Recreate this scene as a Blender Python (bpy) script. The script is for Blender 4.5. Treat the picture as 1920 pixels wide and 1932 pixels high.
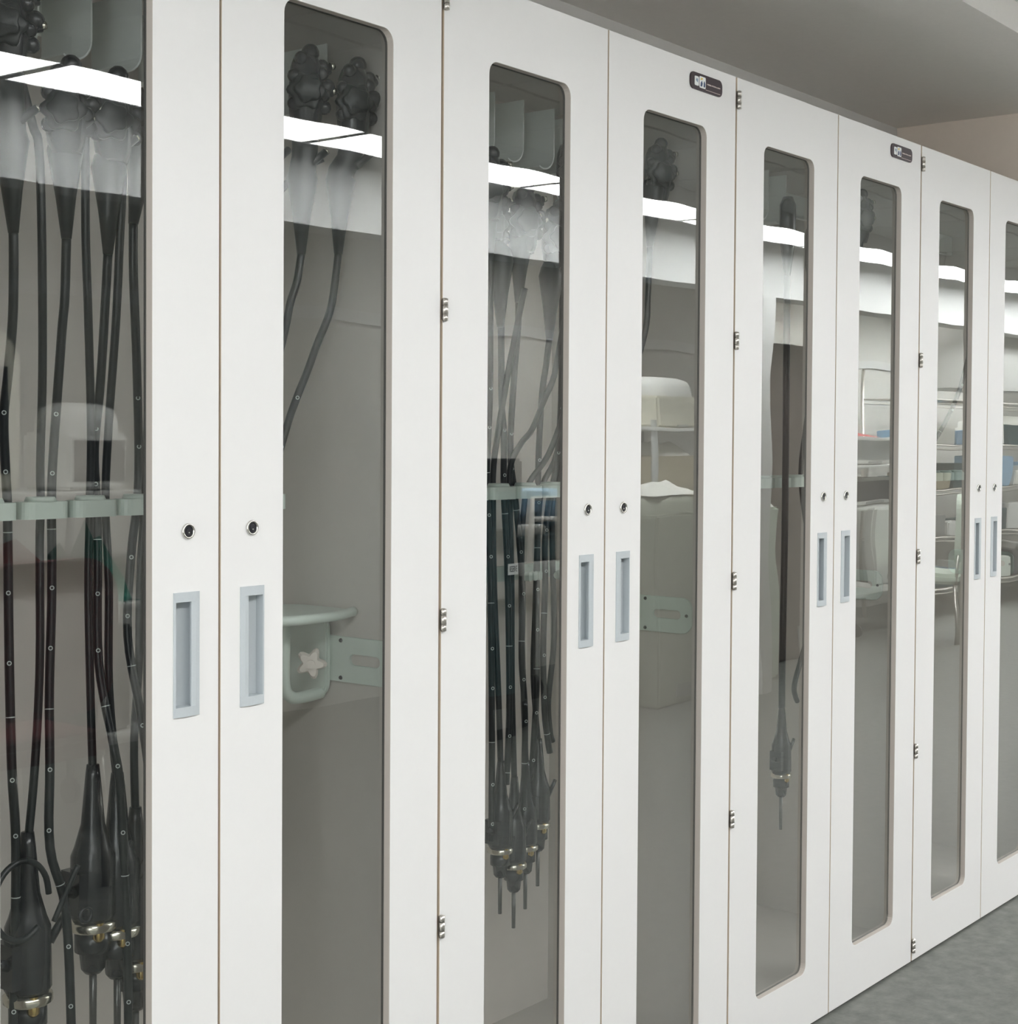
import bpy, bmesh, math, random
from mathutils import Vector, Matrix
random.seed(4)
scene = bpy.context.scene
COL = scene.collection
for o in list(bpy.data.objects):
    bpy.data.objects.remove(o, do_unlink=True)

# ------------------------------------------------------------------ camera
def make_camera():
    f, yaw, pitch, roll = 2955.435, 0.665, -0.02459, 0.00631
    loc = Vector((-1.50126, -1.69796, 1.38549))
    fw = Vector((math.cos(yaw)*math.cos(pitch), math.sin(yaw)*math.cos(pitch), math.sin(pitch)))
    r = Vector((math.sin(yaw), -math.cos(yaw), 0))
    u = r.cross(fw)
    r2 = r*math.cos(roll) + u*math.sin(roll)
    u2 = u*math.cos(roll) - r*math.sin(roll)
    cd = bpy.data.cameras.new('camera')
    cd.sensor_fit = 'HORIZONTAL'; cd.sensor_width = 36.0
    cd.lens = f*36.0/1920.0
    cd.shift_x = (960-957.96)/1920.0
    cd.shift_y = (901.34-966)/1920.0
    cd.clip_start = 0.02
    co = bpy.data.objects.new('camera', cd); COL.objects.link(co)
    m = Matrix((r2, u2, -fw)).transposed().to_4x4()
    m.translation = loc
    co.matrix_world = m
    scene.camera = co
make_camera()

# ------------------------------------------------------------------ world, exposure
w = bpy.data.worlds.new('world'); scene.world = w; w.use_nodes = True
w.node_tree.nodes['Background'].inputs[0].default_value = (0.96, 0.98, 1.0, 1)   # overcast daylight let in by the added window
w.node_tree.nodes['Background'].inputs[1].default_value = 2.6
scene.view_settings.view_transform = 'Standard'
scene.view_settings.look = 'None'
scene.view_settings.gamma = 1.0
scene.view_settings.use_curve_mapping = False
scene.view_settings.exposure = 1.27
LAMP = 9.0            # luminous lens of the ceiling lights
cy = scene.cycles
cy.use_denoising = True; cy.use_light_tree = False
cy.max_bounces = 8; cy.diffuse_bounces = 5; cy.glossy_bounces = 3
cy.transparent_max_bounces = 10; cy.transmission_bounces = 2
cy.use_adaptive_sampling = True; cy.adaptive_threshold = .035
cy.caustics_reflective = False; cy.caustics_refractive = False

# ------------------------------------------------------------------ materials
MATS = {}
def mat(name, col, rough=.5, metal=0., spec=.5, noise=None, bump=None, coat=0.):
    """noise=(scale, amount[, second colour]) ; bump=(scale, strength)"""
    if name in MATS: return MATS[name]
    m = bpy.data.materials.new(name); m.use_nodes = True
    nt = m.node_tree; b = nt.nodes['Principled BSDF']
    c = (*col, 1)
    b.inputs['Base Color'].default_value = c
    b.inputs['Roughness'].default_value = rough
    b.inputs['Metallic'].default_value = metal
    b.inputs['Specular IOR Level'].default_value = spec
    if coat: b.inputs['Coat Weight'].default_value = coat
    tc = nt.nodes.new('ShaderNodeTexCoord')
    if noise:
        n = nt.nodes.new('ShaderNodeTexNoise'); n.inputs['Scale'].default_value = noise[0]
        n.inputs['Detail'].default_value = 6; n.inputs['Roughness'].default_value = .65
        nt.links.new(tc.outputs['Object'], n.inputs['Vector'])
        mx = nt.nodes.new('ShaderNodeMix'); mx.data_type = 'RGBA'
        a = noise[1]
        c2 = noise[2] if len(noise) > 2 else tuple(x*(1-a) for x in col)
        c1 = tuple(min(1, x*(1+a*.5)) for x in col)
        mx.inputs[6].default_value = (*c1, 1); mx.inputs[7].default_value = (*c2, 1)
        nt.links.new(n.outputs['Fac'], mx.inputs[0])
        nt.links.new(mx.outputs[2], b.inputs['Base Color'])
    if bump:
        n2 = nt.nodes.new('ShaderNodeTexNoise'); n2.inputs['Scale'].default_value = bump[0]
        n2.inputs['Detail'].default_value = 4
        nt.links.new(tc.outputs['Object'], n2.inputs['Vector'])
        bp = nt.nodes.new('ShaderNodeBump'); bp.inputs['Strength'].default_value = bump[1]
        bp.inputs['Distance'].default_value = .002
        nt.links.new(n2.outputs['Fac'], bp.inputs['Height'])
        nt.links.new(bp.outputs['Normal'], b.inputs['Normal'])
    MATS[name] = m
    return m

def glass_mat():
    m = bpy.data.materials.new('pane_glass'); m.use_nodes = True
    nt = m.node_tree; nt.nodes.clear()
    out = nt.nodes.new('ShaderNodeOutputMaterial')
    tr = nt.nodes.new('ShaderNodeBsdfTransparent'); tr.inputs[0].default_value = (.97, .985, .975, 1)
    gl = nt.nodes.new('ShaderNodeBsdfGlossy'); gl.inputs['Roughness'].default_value = .0
    gl.inputs[0].default_value = (.97, 1, .98, 1)
    lw = nt.nodes.new('ShaderNodeLayerWeight'); lw.inputs['Blend'].default_value = .5
    pw = nt.nodes.new('ShaderNodeMath'); pw.operation = 'POWER'; pw.inputs[1].default_value = 3.0
    ml = nt.nodes.new('ShaderNodeMath'); ml.operation = 'MULTIPLY_ADD'
    ml.inputs[1].default_value = .92; ml.inputs[2].default_value = .078
    mx = nt.nodes.new('ShaderNodeMixShader')
    nt.links.new(lw.outputs['Facing'], pw.inputs[0]); nt.links.new(pw.outputs[0], ml.inputs[0])
    nt.links.new(ml.outputs[0], mx.inputs[0]); nt.links.new(tr.outputs[0], mx.inputs[1]); nt.links.new(gl.outputs[0], mx.inputs[2])
    # slight waviness of the float glass
    tc = nt.nodes.new('ShaderNodeTexCoord')
    n = nt.nodes.new('ShaderNodeTexNoise'); n.inputs['Scale'].default_value = 3.0; n.inputs['Detail'].default_value = 1
    bp = nt.nodes.new('ShaderNodeBump'); bp.inputs['Strength'].default_value = .05; bp.inputs['Distance'].default_value = .02
    nt.links.new(tc.outputs['Object'], n.inputs['Vector']); nt.links.new(n.outputs['Fac'], bp.inputs['Height'])
    nt.links.new(bp.outputs['Normal'], gl.inputs['Normal'])
    nt.links.new(mx.outputs[0], out.inputs[0])
    return m
def emit_mat(name, col, s):
    m = bpy.data.materials.new(name); m.use_nodes = True
    nt = m.node_tree; b = nt.nodes['Principled BSDF']
    b.inputs['Base Color'].default_value = (.9, .9, .9, 1)
    b.inputs['Emission Color'].default_value = (*col, 1); b.inputs['Emission Strength'].default_value = s
    m.cycles.emission_sampling = 'FRONT'
    MATS[name] = m
    return m

LAMINATE = mat('white_laminate', (.80, .79, .775), .45, spec=.4, noise=(60, .02), bump=(900, .05))
JAMB = mat('beige_jamb', (.60, .545, .49), .5)  # window jamb faces, a darker beige than the door laminate
EDGE = mat('tan_edge_banding', (.60, .51, .40), .6)
INNER = mat('cabinet_liner_shaded', (.56, .53, .49), .5, noise=(25, .05))  # back liner's hue darkened, so the sides' shade sits in the colour
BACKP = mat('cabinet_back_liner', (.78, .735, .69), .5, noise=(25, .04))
GLASS = glass_mat()
ALU = mat('satin_aluminium', (.54, .58, .60), .42, metal=.1, noise=(300, .05))
STEEL = mat('hinge_steel', (.66, .63, .58), .3, metal=.9)
CHROME = mat('lock_chrome', (.72, .70, .66), .2, metal=1.)
DARK = mat('lock_core', (.015, .015, .02), .35)
GASKET = mat('glazing_gasket', (.035, .035, .035), .6)
BLACK = mat('scope_rubber', (.012, .016, .018), .38, noise=(40, .3))
BLACK2 = mat('scope_housing', (.02, .022, .026), .25, spec=.6)
SILVER = mat('scope_metal', (.75, .72, .62), .22, metal=1.)
GOLD = mat('scope_brass', (.75, .55, .22), .25, metal=1.)
PIN = mat('guide_pin_steel', (.16, .16, .155), .35, metal=.7)
MARK = mat('depth_mark_white', (.55, .60, .58), .5)
MINT = mat('pale_mint_plastic', (.60, .68, .62), .4, noise=(30, .05))
CREAM = mat('knob_cream', (.72, .66, .60), .45)
WALL = mat('wall_paint_beige', (.82, .73, .64), .8, noise=(40, .04), bump=(250, .1))
WALLW = mat('wall_paint_white', (.86, .86, .85), .8, noise=(30, .03))
SOFFIT = mat('soffit_paint', (.88, .855, .82), .85, noise=(60, .05), bump=(300, .15))
TILE = mat('acoustic_tile', (.84, .84, .83), .9, noise=(150, .12), bump=(400, .3))
TBAR = mat('grid_metal', (.30, .30, .29), .5)
FLOOR = mat('vinyl_floor', (.19, .195, .175), .5, noise=(22, .6, (.035, .04, .036)), bump=(120, .3))
PLINTH = mat('plinth_black', (.02, .02, .022), .6)
BADGE = mat('badge_maroon', (.022, .006, .011), .35)
BADGEW = mat('badge_white', (.85, .86, .85), .4)
BADGEB = mat('badge_blue', (.02, .05, .14), .4)
BADGEY = mat('badge_yellow', (.75, .55, .12), .4)
BADGEL = mat('badge_line', (.62, .52, .48), .4)
LENS = emit_mat('lamp_lens', (.98, .99, 1.0), LAMP)
LENS2 = emit_mat('alcove_lamp_lens', (.98, .99, 1.0), LAMP*2.2)
HOUSING = mat('lamp_housing', (.8, .8, .8), .4)
PLATE = mat('hanger_plastic', (.78, .82, .79), .35)

# ------------------------------------------------------------------ mesh helpers
class MB:
    def __init__(s): s.v = []; s.f = []; s.sm = []; s.mi = []; s.cur = 0
    def add(s, vs, fs, smooth=False):
        b = len(s.v); s.v += [tuple(v) for v in vs]
        for f in fs: s.f.append([b+i for i in f]); s.sm.append(smooth); s.mi.append(s.cur)
        return s
    def box(s, x0, x1, y0, y1, z0, z1):
        return s.add([(x0,y0,z0),(x1,y0,z0),(x1,y1,z0),(x0,y1,z0),(x0,y0,z1),(x1,y0,z1),(x1,y1,z1),(x0,y1,z1)],
                     [(0,3,2,1),(4,5,6,7),(0,1,5,4),(1,2,6,5),(2,3,7,6),(3,0,4,7)])
    def tube(s, pts, r, seg=10, caps=True, smooth=True):
        pts = [Vector(p) for p in pts]; n = len(pts)
        rs = r if isinstance(r, (list, tuple)) else [r]*n
        t0 = (pts[1]-pts[0]).normalized()
        ref = Vector((0,1,0)) if abs(t0.y) < .9 else Vector((1,0,0))
        nn = t0.cross(ref).normalized(); vs = []
        for i, p in enumerate(pts):
            t = (pts[min(i+1,n-1)]-pts[max(i-1,0)])
            if t.length < 1e-9: t = t0
            t.normalize()
            nn = (nn - t*nn.dot(t)).normalized(); bb = t.cross(nn)
            for k in range(seg):
                a = 2*math.pi*k/seg
                vs.append(p + (nn*math.cos(a)+bb*math.sin(a))*rs[i])
        fs = [(i*seg+k, i*seg+(k+1)%seg, (i+1)*seg+(k+1)%seg, (i+1)*seg+k) for i in range(n-1) for k in range(seg)]
        s.add(vs, fs, smooth)
        if caps:
            b = len(s.v)-len(vs)
            s.f.append([b+k for k in range(seg)][::-1]); s.sm.append(False); s.mi.append(s.cur)
            s.f.append([b+(n-1)*seg+k for k in range(seg)]); s.sm.append(False); s.mi.append(s.cur)
        return s
    def cyl(s, p0, p1, r0, r1=None, seg=16, smooth=True):
        return s.tube([p0, p1], [r0, r1 if r1 is not None else r0], seg, True, smooth)
    def prism(s, poly, a, b, axis='x', smooth=False):
        """extrude a 2D polygon between a and b along an axis; poly is in the two other axes in xyz order"""
        n = len(poly); vs = []
        for c in (a, b):
            for (p, q) in poly:
                vs.append({'x': (c,p,q), 'y': (p,c,q), 'z': (p,q,c)}[axis])
        fs = [tuple(range(n))[::-1], tuple(range(n, 2*n))]
        s.add(vs, fs, False)
        b0 = len(s.v)-2*n
        for i in range(n):
            s.f.append([b0+i, b0+(i+1)%n, b0+n+(i+1)%n, b0+n+i]); s.sm.append(smooth); s.mi.append(s.cur)
        return s
    def build(s, name, m, parent=None, bevel=0., loc=None):
        me = bpy.data.meshes.new(name); me.from_pydata(s.v, [], s.f)
        bm = bmesh.new(); bm.from_mesh(me)
        bmesh.ops.recalc_face_normals(bm, faces=bm.faces)
        if bevel > 0:
            es = [e for e in bm.edges if len(e.link_faces) == 2 and e.calc_face_angle(0) > .7 and not (e.link_faces[0].smooth and e.link_faces[1].smooth)]
            bmesh.ops.bevel(bm, geom=es, offset=bevel, segments=2, affect='EDGES', clamp_overlap=True)
        bm.to_mesh(me); bm.free()
        if bevel == 0:
            for p, sm, mi in zip(me.polygons, s.sm, s.mi): p.use_smooth = sm; p.material_index = mi
        for mm in (m if isinstance(m, (list, tuple)) else [m]): me.materials.append(mm)
        o = bpy.data.objects.new(name, me); COL.objects.link(o)
        if parent: o.parent = parent
        if loc: o.location = loc
        return o
def empty(name, loc=(0,0,0), parent=None):
    o = bpy.data.objects.new(name, None); o.empty_display_size = .05; COL.objects.link(o); o.location = loc
    if parent: o.parent = parent
    return o
def tag(o, label, cat, group=None):
    o['label'] = label; o['category'] = cat
    if group: o['group'] = group
    return o
def struct(o, label=None):
    o['kind'] = 'structure'
    if label: o['label'] = label
    return o
def rrect(x0, x1, z0, z1, r, n=6):
    pts = []
    for cx, cz, a0 in ((x1-r, z0+r, -90), (x1-r, z1-r, 0), (x0+r, z1-r, 90), (x0+r, z0+r, 180)):
        for k in range(n+1):
            a = math.radians(a0+90*k/n); pts.append((cx+r*math.cos(a), cz+r*math.sin(a)))
    return pts
def spline(pts, n=6):
    P = [Vector(p) for p in pts]; out = []
    for i in range(len(P)-1):
        p0, p1, p2, p3 = P[max(i-1,0)], P[i], P[i+1], P[min(i+2,len(P)-1)]
        for k in range(n):
            t = k/n
            out.append(.5*((2*p1)+(-p0+p2)*t+(2*p0-5*p1+4*p2-p3)*t*t+(-p0+3*p1-3*p2+p3)*t**3))
    out.append(P[-1]); return out
def plate_with_holes(name, outer, holes, y0, y1, bevel, mats, sidefn=None):
    """flat panel in the XZ plane with holes, made from a filled 2D curve"""
    cu = bpy.data.curves.new(name, 'CURVE'); cu.dimensions = '2D'; cu.fill_mode = 'BOTH'
    cu.extrude = (y1-y0)/2-bevel; cu.bevel_depth = bevel; cu.bevel_resolution = 1; cu.offset = -bevel
    for pl in [outer]+holes:
        sp = cu.splines.new('POLY'); sp.points.add(len(pl)-1); sp.use_cyclic_u = True
        for p, (a, b) in zip(sp.points, pl): p.co = (a, b, 0, 1)
    o = bpy.data.objects.new(name+'_tmp', cu); COL.objects.link(o)
    dg = bpy.context.evaluated_depsgraph_get()
    me = bpy.data.meshes.new_from_object(o.evaluated_get(dg))
    bpy.data.objects.remove(o, do_unlink=True); bpy.data.curves.remove(cu)
    me.name = name
    me.transform(Matrix(((1,0,0,0),(0,0,1,(y0+y1)/2),(0,1,0,0),(0,0,0,1))))
    bm = bmesh.new(); bm.from_mesh(me); bmesh.ops.recalc_face_normals(bm, faces=bm.faces); bm.to_mesh(me); bm.free()
    me.materials.clear()
    for mm in mats: me.materials.append(mm)
    for p in me.polygons:
        p.use_smooth = False
        p.material_index = sidefn(p) if sidefn else 0
    return me
def link(name, me, parent, loc=(0,0,0)):
    o = bpy.data.objects.new(name, me); COL.objects.link(o); o.parent = parent; o.location = loc
    return o

# ================================================================== room
ZC = 2.50          # aisle ceiling
ZS = 2.423         # underside of the soffit over the cabinets, lens of the lamps
XL, XR = -3.2, 14.6
YB, YF = .512, -4.05   # wall behind the cabinets, far wall of the alcove
floor = struct(MB().box(XL-.1, XR+.1, YF-.1, YB+.1, -.1, 0).build('floor', FLOOR), 'grey speckled vinyl floor')
struct(MB().box(XL, XR, YB, YB+.1, 0, ZC+.1).build('wall_back', mat('strip_wall_grey', (.66,.65,.63), .8)), 'pale grey wall strip above the cabinets')
WY0, WY1, WB, WT = -2.9, -.35, .75, 2.25       # unseen window added in the end wall to brighten the soffit
b = MB(); b.box(XL-.1, XL, YF, WY0, 0, ZC+.1); b.box(XL-.1, XL, WY1, YB, 0, ZC+.1); b.box(XL-.1, XL, WY0, WY1, 0, WB); b.box(XL-.1, XL, WY0, WY1, WT, ZC+.1)
struct(b.build('wall_left', WALLW))
win = empty('fill_window_1', (XL-.05, (WY0+WY1)/2, WB)); struct(win)
for i in range(3):
    h = (WY1-WY0)/2; y0 = -h+i*(2*h/3); y1 = y0+2*h/3
    b = MB(); b.box(-.025, .025, y0, y0+.035, 0, WT-WB); b.box(-.025, .025, y1-.035, y1, 0, WT-WB); b.box(-.025, .025, y0+.035, y1-.035, 0, .035); b.box(-.025, .025, y0+.035, y1-.035, WT-WB-.035, WT-WB)
    b.build('fill_window_frame', WALLW, win)
    b = MB(); b.add([(0, y0+.03, .03), (0, y1-.03, .03), (0, y1-.03, WT-WB-.03), (0, y0+.03, WT-WB-.03)], [(0,1,2,3)]); b.build('fill_window_pane', GLASS, win)
pl = bpy.data.lights.new('fill_window_portal', 'AREA'); pl.shape = 'RECTANGLE'; pl.size = WY1-WY0; pl.size_y = WT-WB; pl.cycles.is_portal = True
po = bpy.data.objects.new('fill_window_portal', pl); COL.objects.link(po); po.location = (XL+.01, (WY0+WY1)/2, (WB+WT)/2)
po.rotation_euler = (math.pi/2, 0, -math.pi/2)
struct(MB().box(XR, XR+.1, YF, YB, 0, ZC+.1).build('wall_right', WALLW))
struct(MB().box(XL, XR, YF-.1, YF, 0, ZC+.1).build('wall_front', mat('alcove_wall', (.72,.71,.67), .8)))
struct(MB().box(3.392, 3.50, 0.0, YB, 0, 2.175).build('wall_return', WALL), 'beige return wall beside the last cabinet')
# soffit above the cabinets and the beige header across its end
struct(MB().box(XL, 3.394, -.243, YB, ZS, ZC).build('trim_1', SOFFIT), 'grey soffit above the row of cabinets')
struct(MB().box(3.394, 3.55, -.243, YB, 2.175, ZC).build('trim_2', WALL), 'beige header at the end of the soffit')
# opposite side: header over the alcove, pier, low ceiling of the alcove
struct(MB().box(XL, XR, -2.62, -2.47, 2.178, ZC).build('trim_3', WALLW))
struct(MB().box(6.07, 6.20, -2.63, -2.46, 0, 2.178).build('trim_4', WALLW))
struct(MB().box(XL, XR, YF, -2.62, ZC, ZC+.1).build('trim_5', mat('alcove_ceiling', (.72,.71,.68), .85)))
struct(MB().box(XL, XR, YF+.001, YF+.02, 1.99, 2.05).build('trim_6', WALLW))
# tiled ceiling
ceil = struct(MB().box(XL, XR, -2.62, YB, ZC+.012, ZC+.1).build('ceiling', TBAR), 'white tiled ceiling with a metal grid')
tm = None
for i in range(29):
    for j in range(5):
        x0 = XL+.02+i*.62; y0 = -2.58+j*.62
        x1 = x0+.60; y1 = min(y0+.60, YB-.01)
        if x1 > XR: continue
        if j == 4:
            MB().box(x0, x1, y0, y1, ZC-.001, ZC+.013).build('ceiling_tile', TILE, ceil)
        elif tm is None:
            o = MB().box(0, .60, 0, .60, ZC-.001, ZC+.013).build('ceiling_tile', TILE, ceil, loc=(x0, y0, 0)); tm = o.data
        else: link('ceiling_tile', tm, ceil, (x0, y0, 0))

# ceiling lights: a row of flat-bottomed fluorescent fittings over the aisle
def lamp(x0, L, y0, y1, z, label, mesh=None, lens=LENS):
    r = tag(empty('ceiling_light', (x0, (y0+y1)/2, z)), label, 'light', 'fluorescent ceiling lights')
    d = (y1-y0)/2
    if mesh is None:
        h = MB(); h.box(0, L, -d, -d+.012, 0, .077); h.box(0, L, d-.012, d, 0, .077); h.box(0, .012, -d+.012, d-.012, 0, .077)
        h.box(L-.012, L, -d+.012, d-.012, 0, .077); h.box(.012, L-.012, -d+.012, d-.012, .065, .077)
        a = h.build('housing', HOUSING, r)
        b = MB().box(.012, L-.012, -d+.012, d-.012, .002, .006).build('lens', lens, r)
        return (a.data, b.data)
    link('housing', mesh[0], r); link('lens', mesh[1], r)
    return mesh
lm = None
for k in range(13):
    lm = lamp(-2.49+1.23*k, 1.22, -2.285, -1.965, ZS, 'white fluorescent ceiling light over the aisle, number %s from the left end' % ['one','two','three','four','five','six','seven','eight','nine','ten','eleven','twelve','thirteen'][k], lm)
lm2 = None
for k, x in enumerate((4.9, 8.9, 10.6, 12.2)):
    lm2 = lamp(x, 1.22, -3.35, -3.05, 2.421, 'fluorescent light under the low alcove ceiling, %s from the left' % ['first','second','third','fourth'][k], lm2, LENS2)

# ================================================================== cabinets
DW = .4826; DH = 2.1625; DT = .018
WX0, WX1, WZ0, WZ1 = .1235, .3615, .135, 2.036
HX0, HX1, HZ0, HZ1 = .0385, .0845, .9955, 1.1695     # handle, distance from the opening edge
def door_mesh(side):
    ga, gb = (.0032, .0020) if side == 'left' else (.0020, .0032)
    outer = [(ga, .006), (DW-gb, .006), (DW-gb, DH), (ga, DH)]
    win = rrect(WX0, WX1, WZ0, WZ1, .022)
    hx = (DW-HX1, DW-HX0) if side == 'left' else (HX0, HX1)
    hole = [(hx[0]+.001, HZ0+.001), (hx[1]-.001, HZ0+.001), (hx[1]-.001, HZ1-.001), (hx[0]+.001, HZ1-.001)]
    def sf(p):
        c = p.center
        if (c.x < .006 or c.x > DW-.006) and abs(p.normal.x) > .6: return 1
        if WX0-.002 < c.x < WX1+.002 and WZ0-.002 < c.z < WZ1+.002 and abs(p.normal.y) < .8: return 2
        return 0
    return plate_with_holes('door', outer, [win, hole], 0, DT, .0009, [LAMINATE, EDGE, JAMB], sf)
DOORM = {s: door_mesh(s) for s in ('left', 'right')}
def pane_mesh():
    b = MB(); pl = rrect(WX0-.008, WX1+.008, WZ0-.008, WZ1+.008, .02)
    # one sheet of glass: its front surface carries both reflections of the thin pane
    b.add([(x, .0125, z) for x, z in pl], [tuple(range(len(pl)))])
    me = b.build('glass_pane', GLASS); m = me.data; bpy.data.objects.remove(me, do_unlink=True); return m
PANEM = pane_mesh()
def gasket_mesh():
    return plate_with_holes('gasket', rrect(WX0-.004, WX1+.004, WZ0-.004, WZ1+.004, .024), [rrect(WX0+.0012, WX1-.0012, WZ0+.0012, WZ1-.0012, .021)], .0132, .0172, .0003, [GASKET])
GASKM = gasket_mesh()
def handle_mesh(side):
    b = MB(); wd = HX1-HX0; x0, z0, z1 = 0, HZ0, HZ1; cap = .0135
    def arc(xa, xb, ya, bulge, n=8):     # plan outline of the bowed front
        return [(xa+(xb-xa)*k/n, ya-bulge*(1-(2*k/n-1)**2)) for k in range(n+1)]
    # bowed end caps
    for za, zb in ((z0, z0+cap), (z1-cap, z1)):
        pl = arc(0, wd, -.0016, .0022)+[(wd, .016), (0, .016)]
        b.prism(pl, za, zb, 'z')
    ia, ib = z0+cap, z1-cap
    # grip lip on the seam side, thin outer wall on the far side, recessed trough between
    b.prism([(wd-.0150, -.0020), (wd-.008, -.0032), (wd, -.0016), (wd, .016), (wd-.006, .016), (wd-.006, .004), (wd-.0150, .0005)], ia, ib, 'z')
    b.prism([(0, -.0016), (.0032, -.0024), (.0032, .016), (0, .016)], ia, ib, 'z')
    b.prism([(.0032, .0155), (.0032, .0125), (.0165, .0150), (wd-.006, .0130), (wd-.006, .0168), (.0032, .0168)], ia, ib, 'z')
    o = b.build('handle', ALU); m = o.data; bpy.data.objects.remove(o, do_unlink=True)
    if side == 'right':
        m.transform(Matrix.Diagonal((-1, 1, 1, 1))); m.transform(Matrix.Translation((wd, 0, 0))); m.flip_normals()
    return m
HANDM = {s: handle_mesh(s) for s in ('left', 'right')}
def lock_mesh():
    b = MB(); r = .0112
    n = 24; prof = [(.0112, .0), (.0112, -.0022), (.0102, -.0034), (.0084, -.0030), (.0080, -.0004)]
    vs = []; 
    for rr, y in prof:
        for k in range(n):
            a = 2*math.pi*k/n; vs.append((rr*math.cos(a), y, rr*math.sin(a)))
    b.add(vs, [(i*n+k, i*n+(k+1)%n, (i+1)*n+(k+1)%n, (i+1)*n+k) for i in range(len(prof)-1) for k in range(n)], True)
    b.cur = 1
    b.cyl((0, .0, 0), (0, -.0012, 0), .0082, seg=24)
    b.cyl((.0005, -.0012, -.0002), (.0005, -.0020, -.0002), .0052, .0046, seg=16)
    b.cur = 0
    b.box(-.0006, .0016, -.00235, -.0018, -.0030, -.0012)
    o = b.build('lock', [CHROME, DARK]); m = o.data; bpy.data.objects.remove(o, do_unlink=True); return m
LOCKM = lock_mesh()
def hinge_mesh():
    b = MB(); h = .0185
    for z0, z1 in ((-h, -h+.0105), (-h+.0112, h-.0112), (h-.0105, h)):
        b.cyl((0, -.0035, z0), (0, -.0035, z1), .0052, seg=14)
    b.cyl((0, -.0035, -h-.001), (0, -.0035, h+.001), .0028, seg=10)
    b.box(-.0008, .0008, -.003, .010, -h, h)
    b.prism([(-.0052,-.0035),(0,-.0035),(0,.002),(-.0030,.002)], -h+.002, h-.002, 'z')
    o = b.build('hinge', STEEL); m = o.data; bpy.data.objects.remove(o, do_unlink=True); return m
HINGEM = hinge_mesh()
HINGE_Z = (2.114, 1.600, 1.083, .567, .047)

def badge(door, xc, zc):
    wd, ht = .127, .0345
    b = MB(); b.prism(rrect(-wd/2, wd/2, -ht/2, ht/2, .0125, 5), -.0028, 0, 'y')
    o = b.build('name_plate', BADGE, door); o.location = (xc, 0, zc); o['label'] = 'dark maroon name plate with two white emblems'
    def add(nm, mb, m):
        o = mb.build(nm, m, door); o.location = (xc, 0, zc)
    t = MB(); t.prism(rrect(-.048, -.032, -.0095, .0095, .0022, 3), -.0034, -.0027, 'y'); add('name_plate_emblem', t, BADGEW)
    t = MB(); t.prism(rrect(-.0290, -.0050, -.0115, .0120, .0025, 3), -.0034, -.0027, 'y'); add('name_plate_emblem', t, BADGEW)
    t = MB(); t.prism([(-.044,.002),(-.040,.006),(-.036,.0035),(-.036,-.003),(-.041,-.001)], -.0038, -.0033, 'y'); add('name_plate_mark', t, mat('badge_greyblue', (.25,.32,.42), .4))
    t = MB(); t.prism([(-.0255,-.0085),(-.0245,-.001),(-.0205,.0035),(-.0175,-.002),(-.0195,-.0085)], -.0038, -.0033, 'y')
    t.prism([(-.0135,-.0085),(-.0125,.001),(-.0100,.0045),(-.0070,-.0015),(-.0080,-.0085)], -.0038, -.0033, 'y'); add('name_plate_mark', t, BADGEB)
    t = MB(); t.prism([(-.0262,.0040),(-.0225,.0095),(-.0160,.0085),(-.0190,.0055)], -.0038, -.0033, 'y'); add('name_plate_mark', t, BADGEY)
    # a line of lettering too small to read, and the thin rule near the lower edge
    t = MB(); x = .001
    rr = random.Random(3)
    while x < .054:
        l = rr.uniform(.0016, .0036)
        t.box(x, x+l, -.0031, -.0027, -.0012+rr.uniform(-.0004,.0004), .0010+rr.uniform(-.0003,.0006)); x += l+rr.choice((.0006,.0006,.0018))
    add('name_plate_lettering', t, BADGEL)
    t = MB(); t.box(-.004, .055, -.0031, -.0027, -.0128, -.0119); add('name_plate_rule', t, BADGEL)

def box_obj(name, m, parent, *b, bevel=0.):
    return MB().box(*b).build(name, m, parent, bevel)

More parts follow.
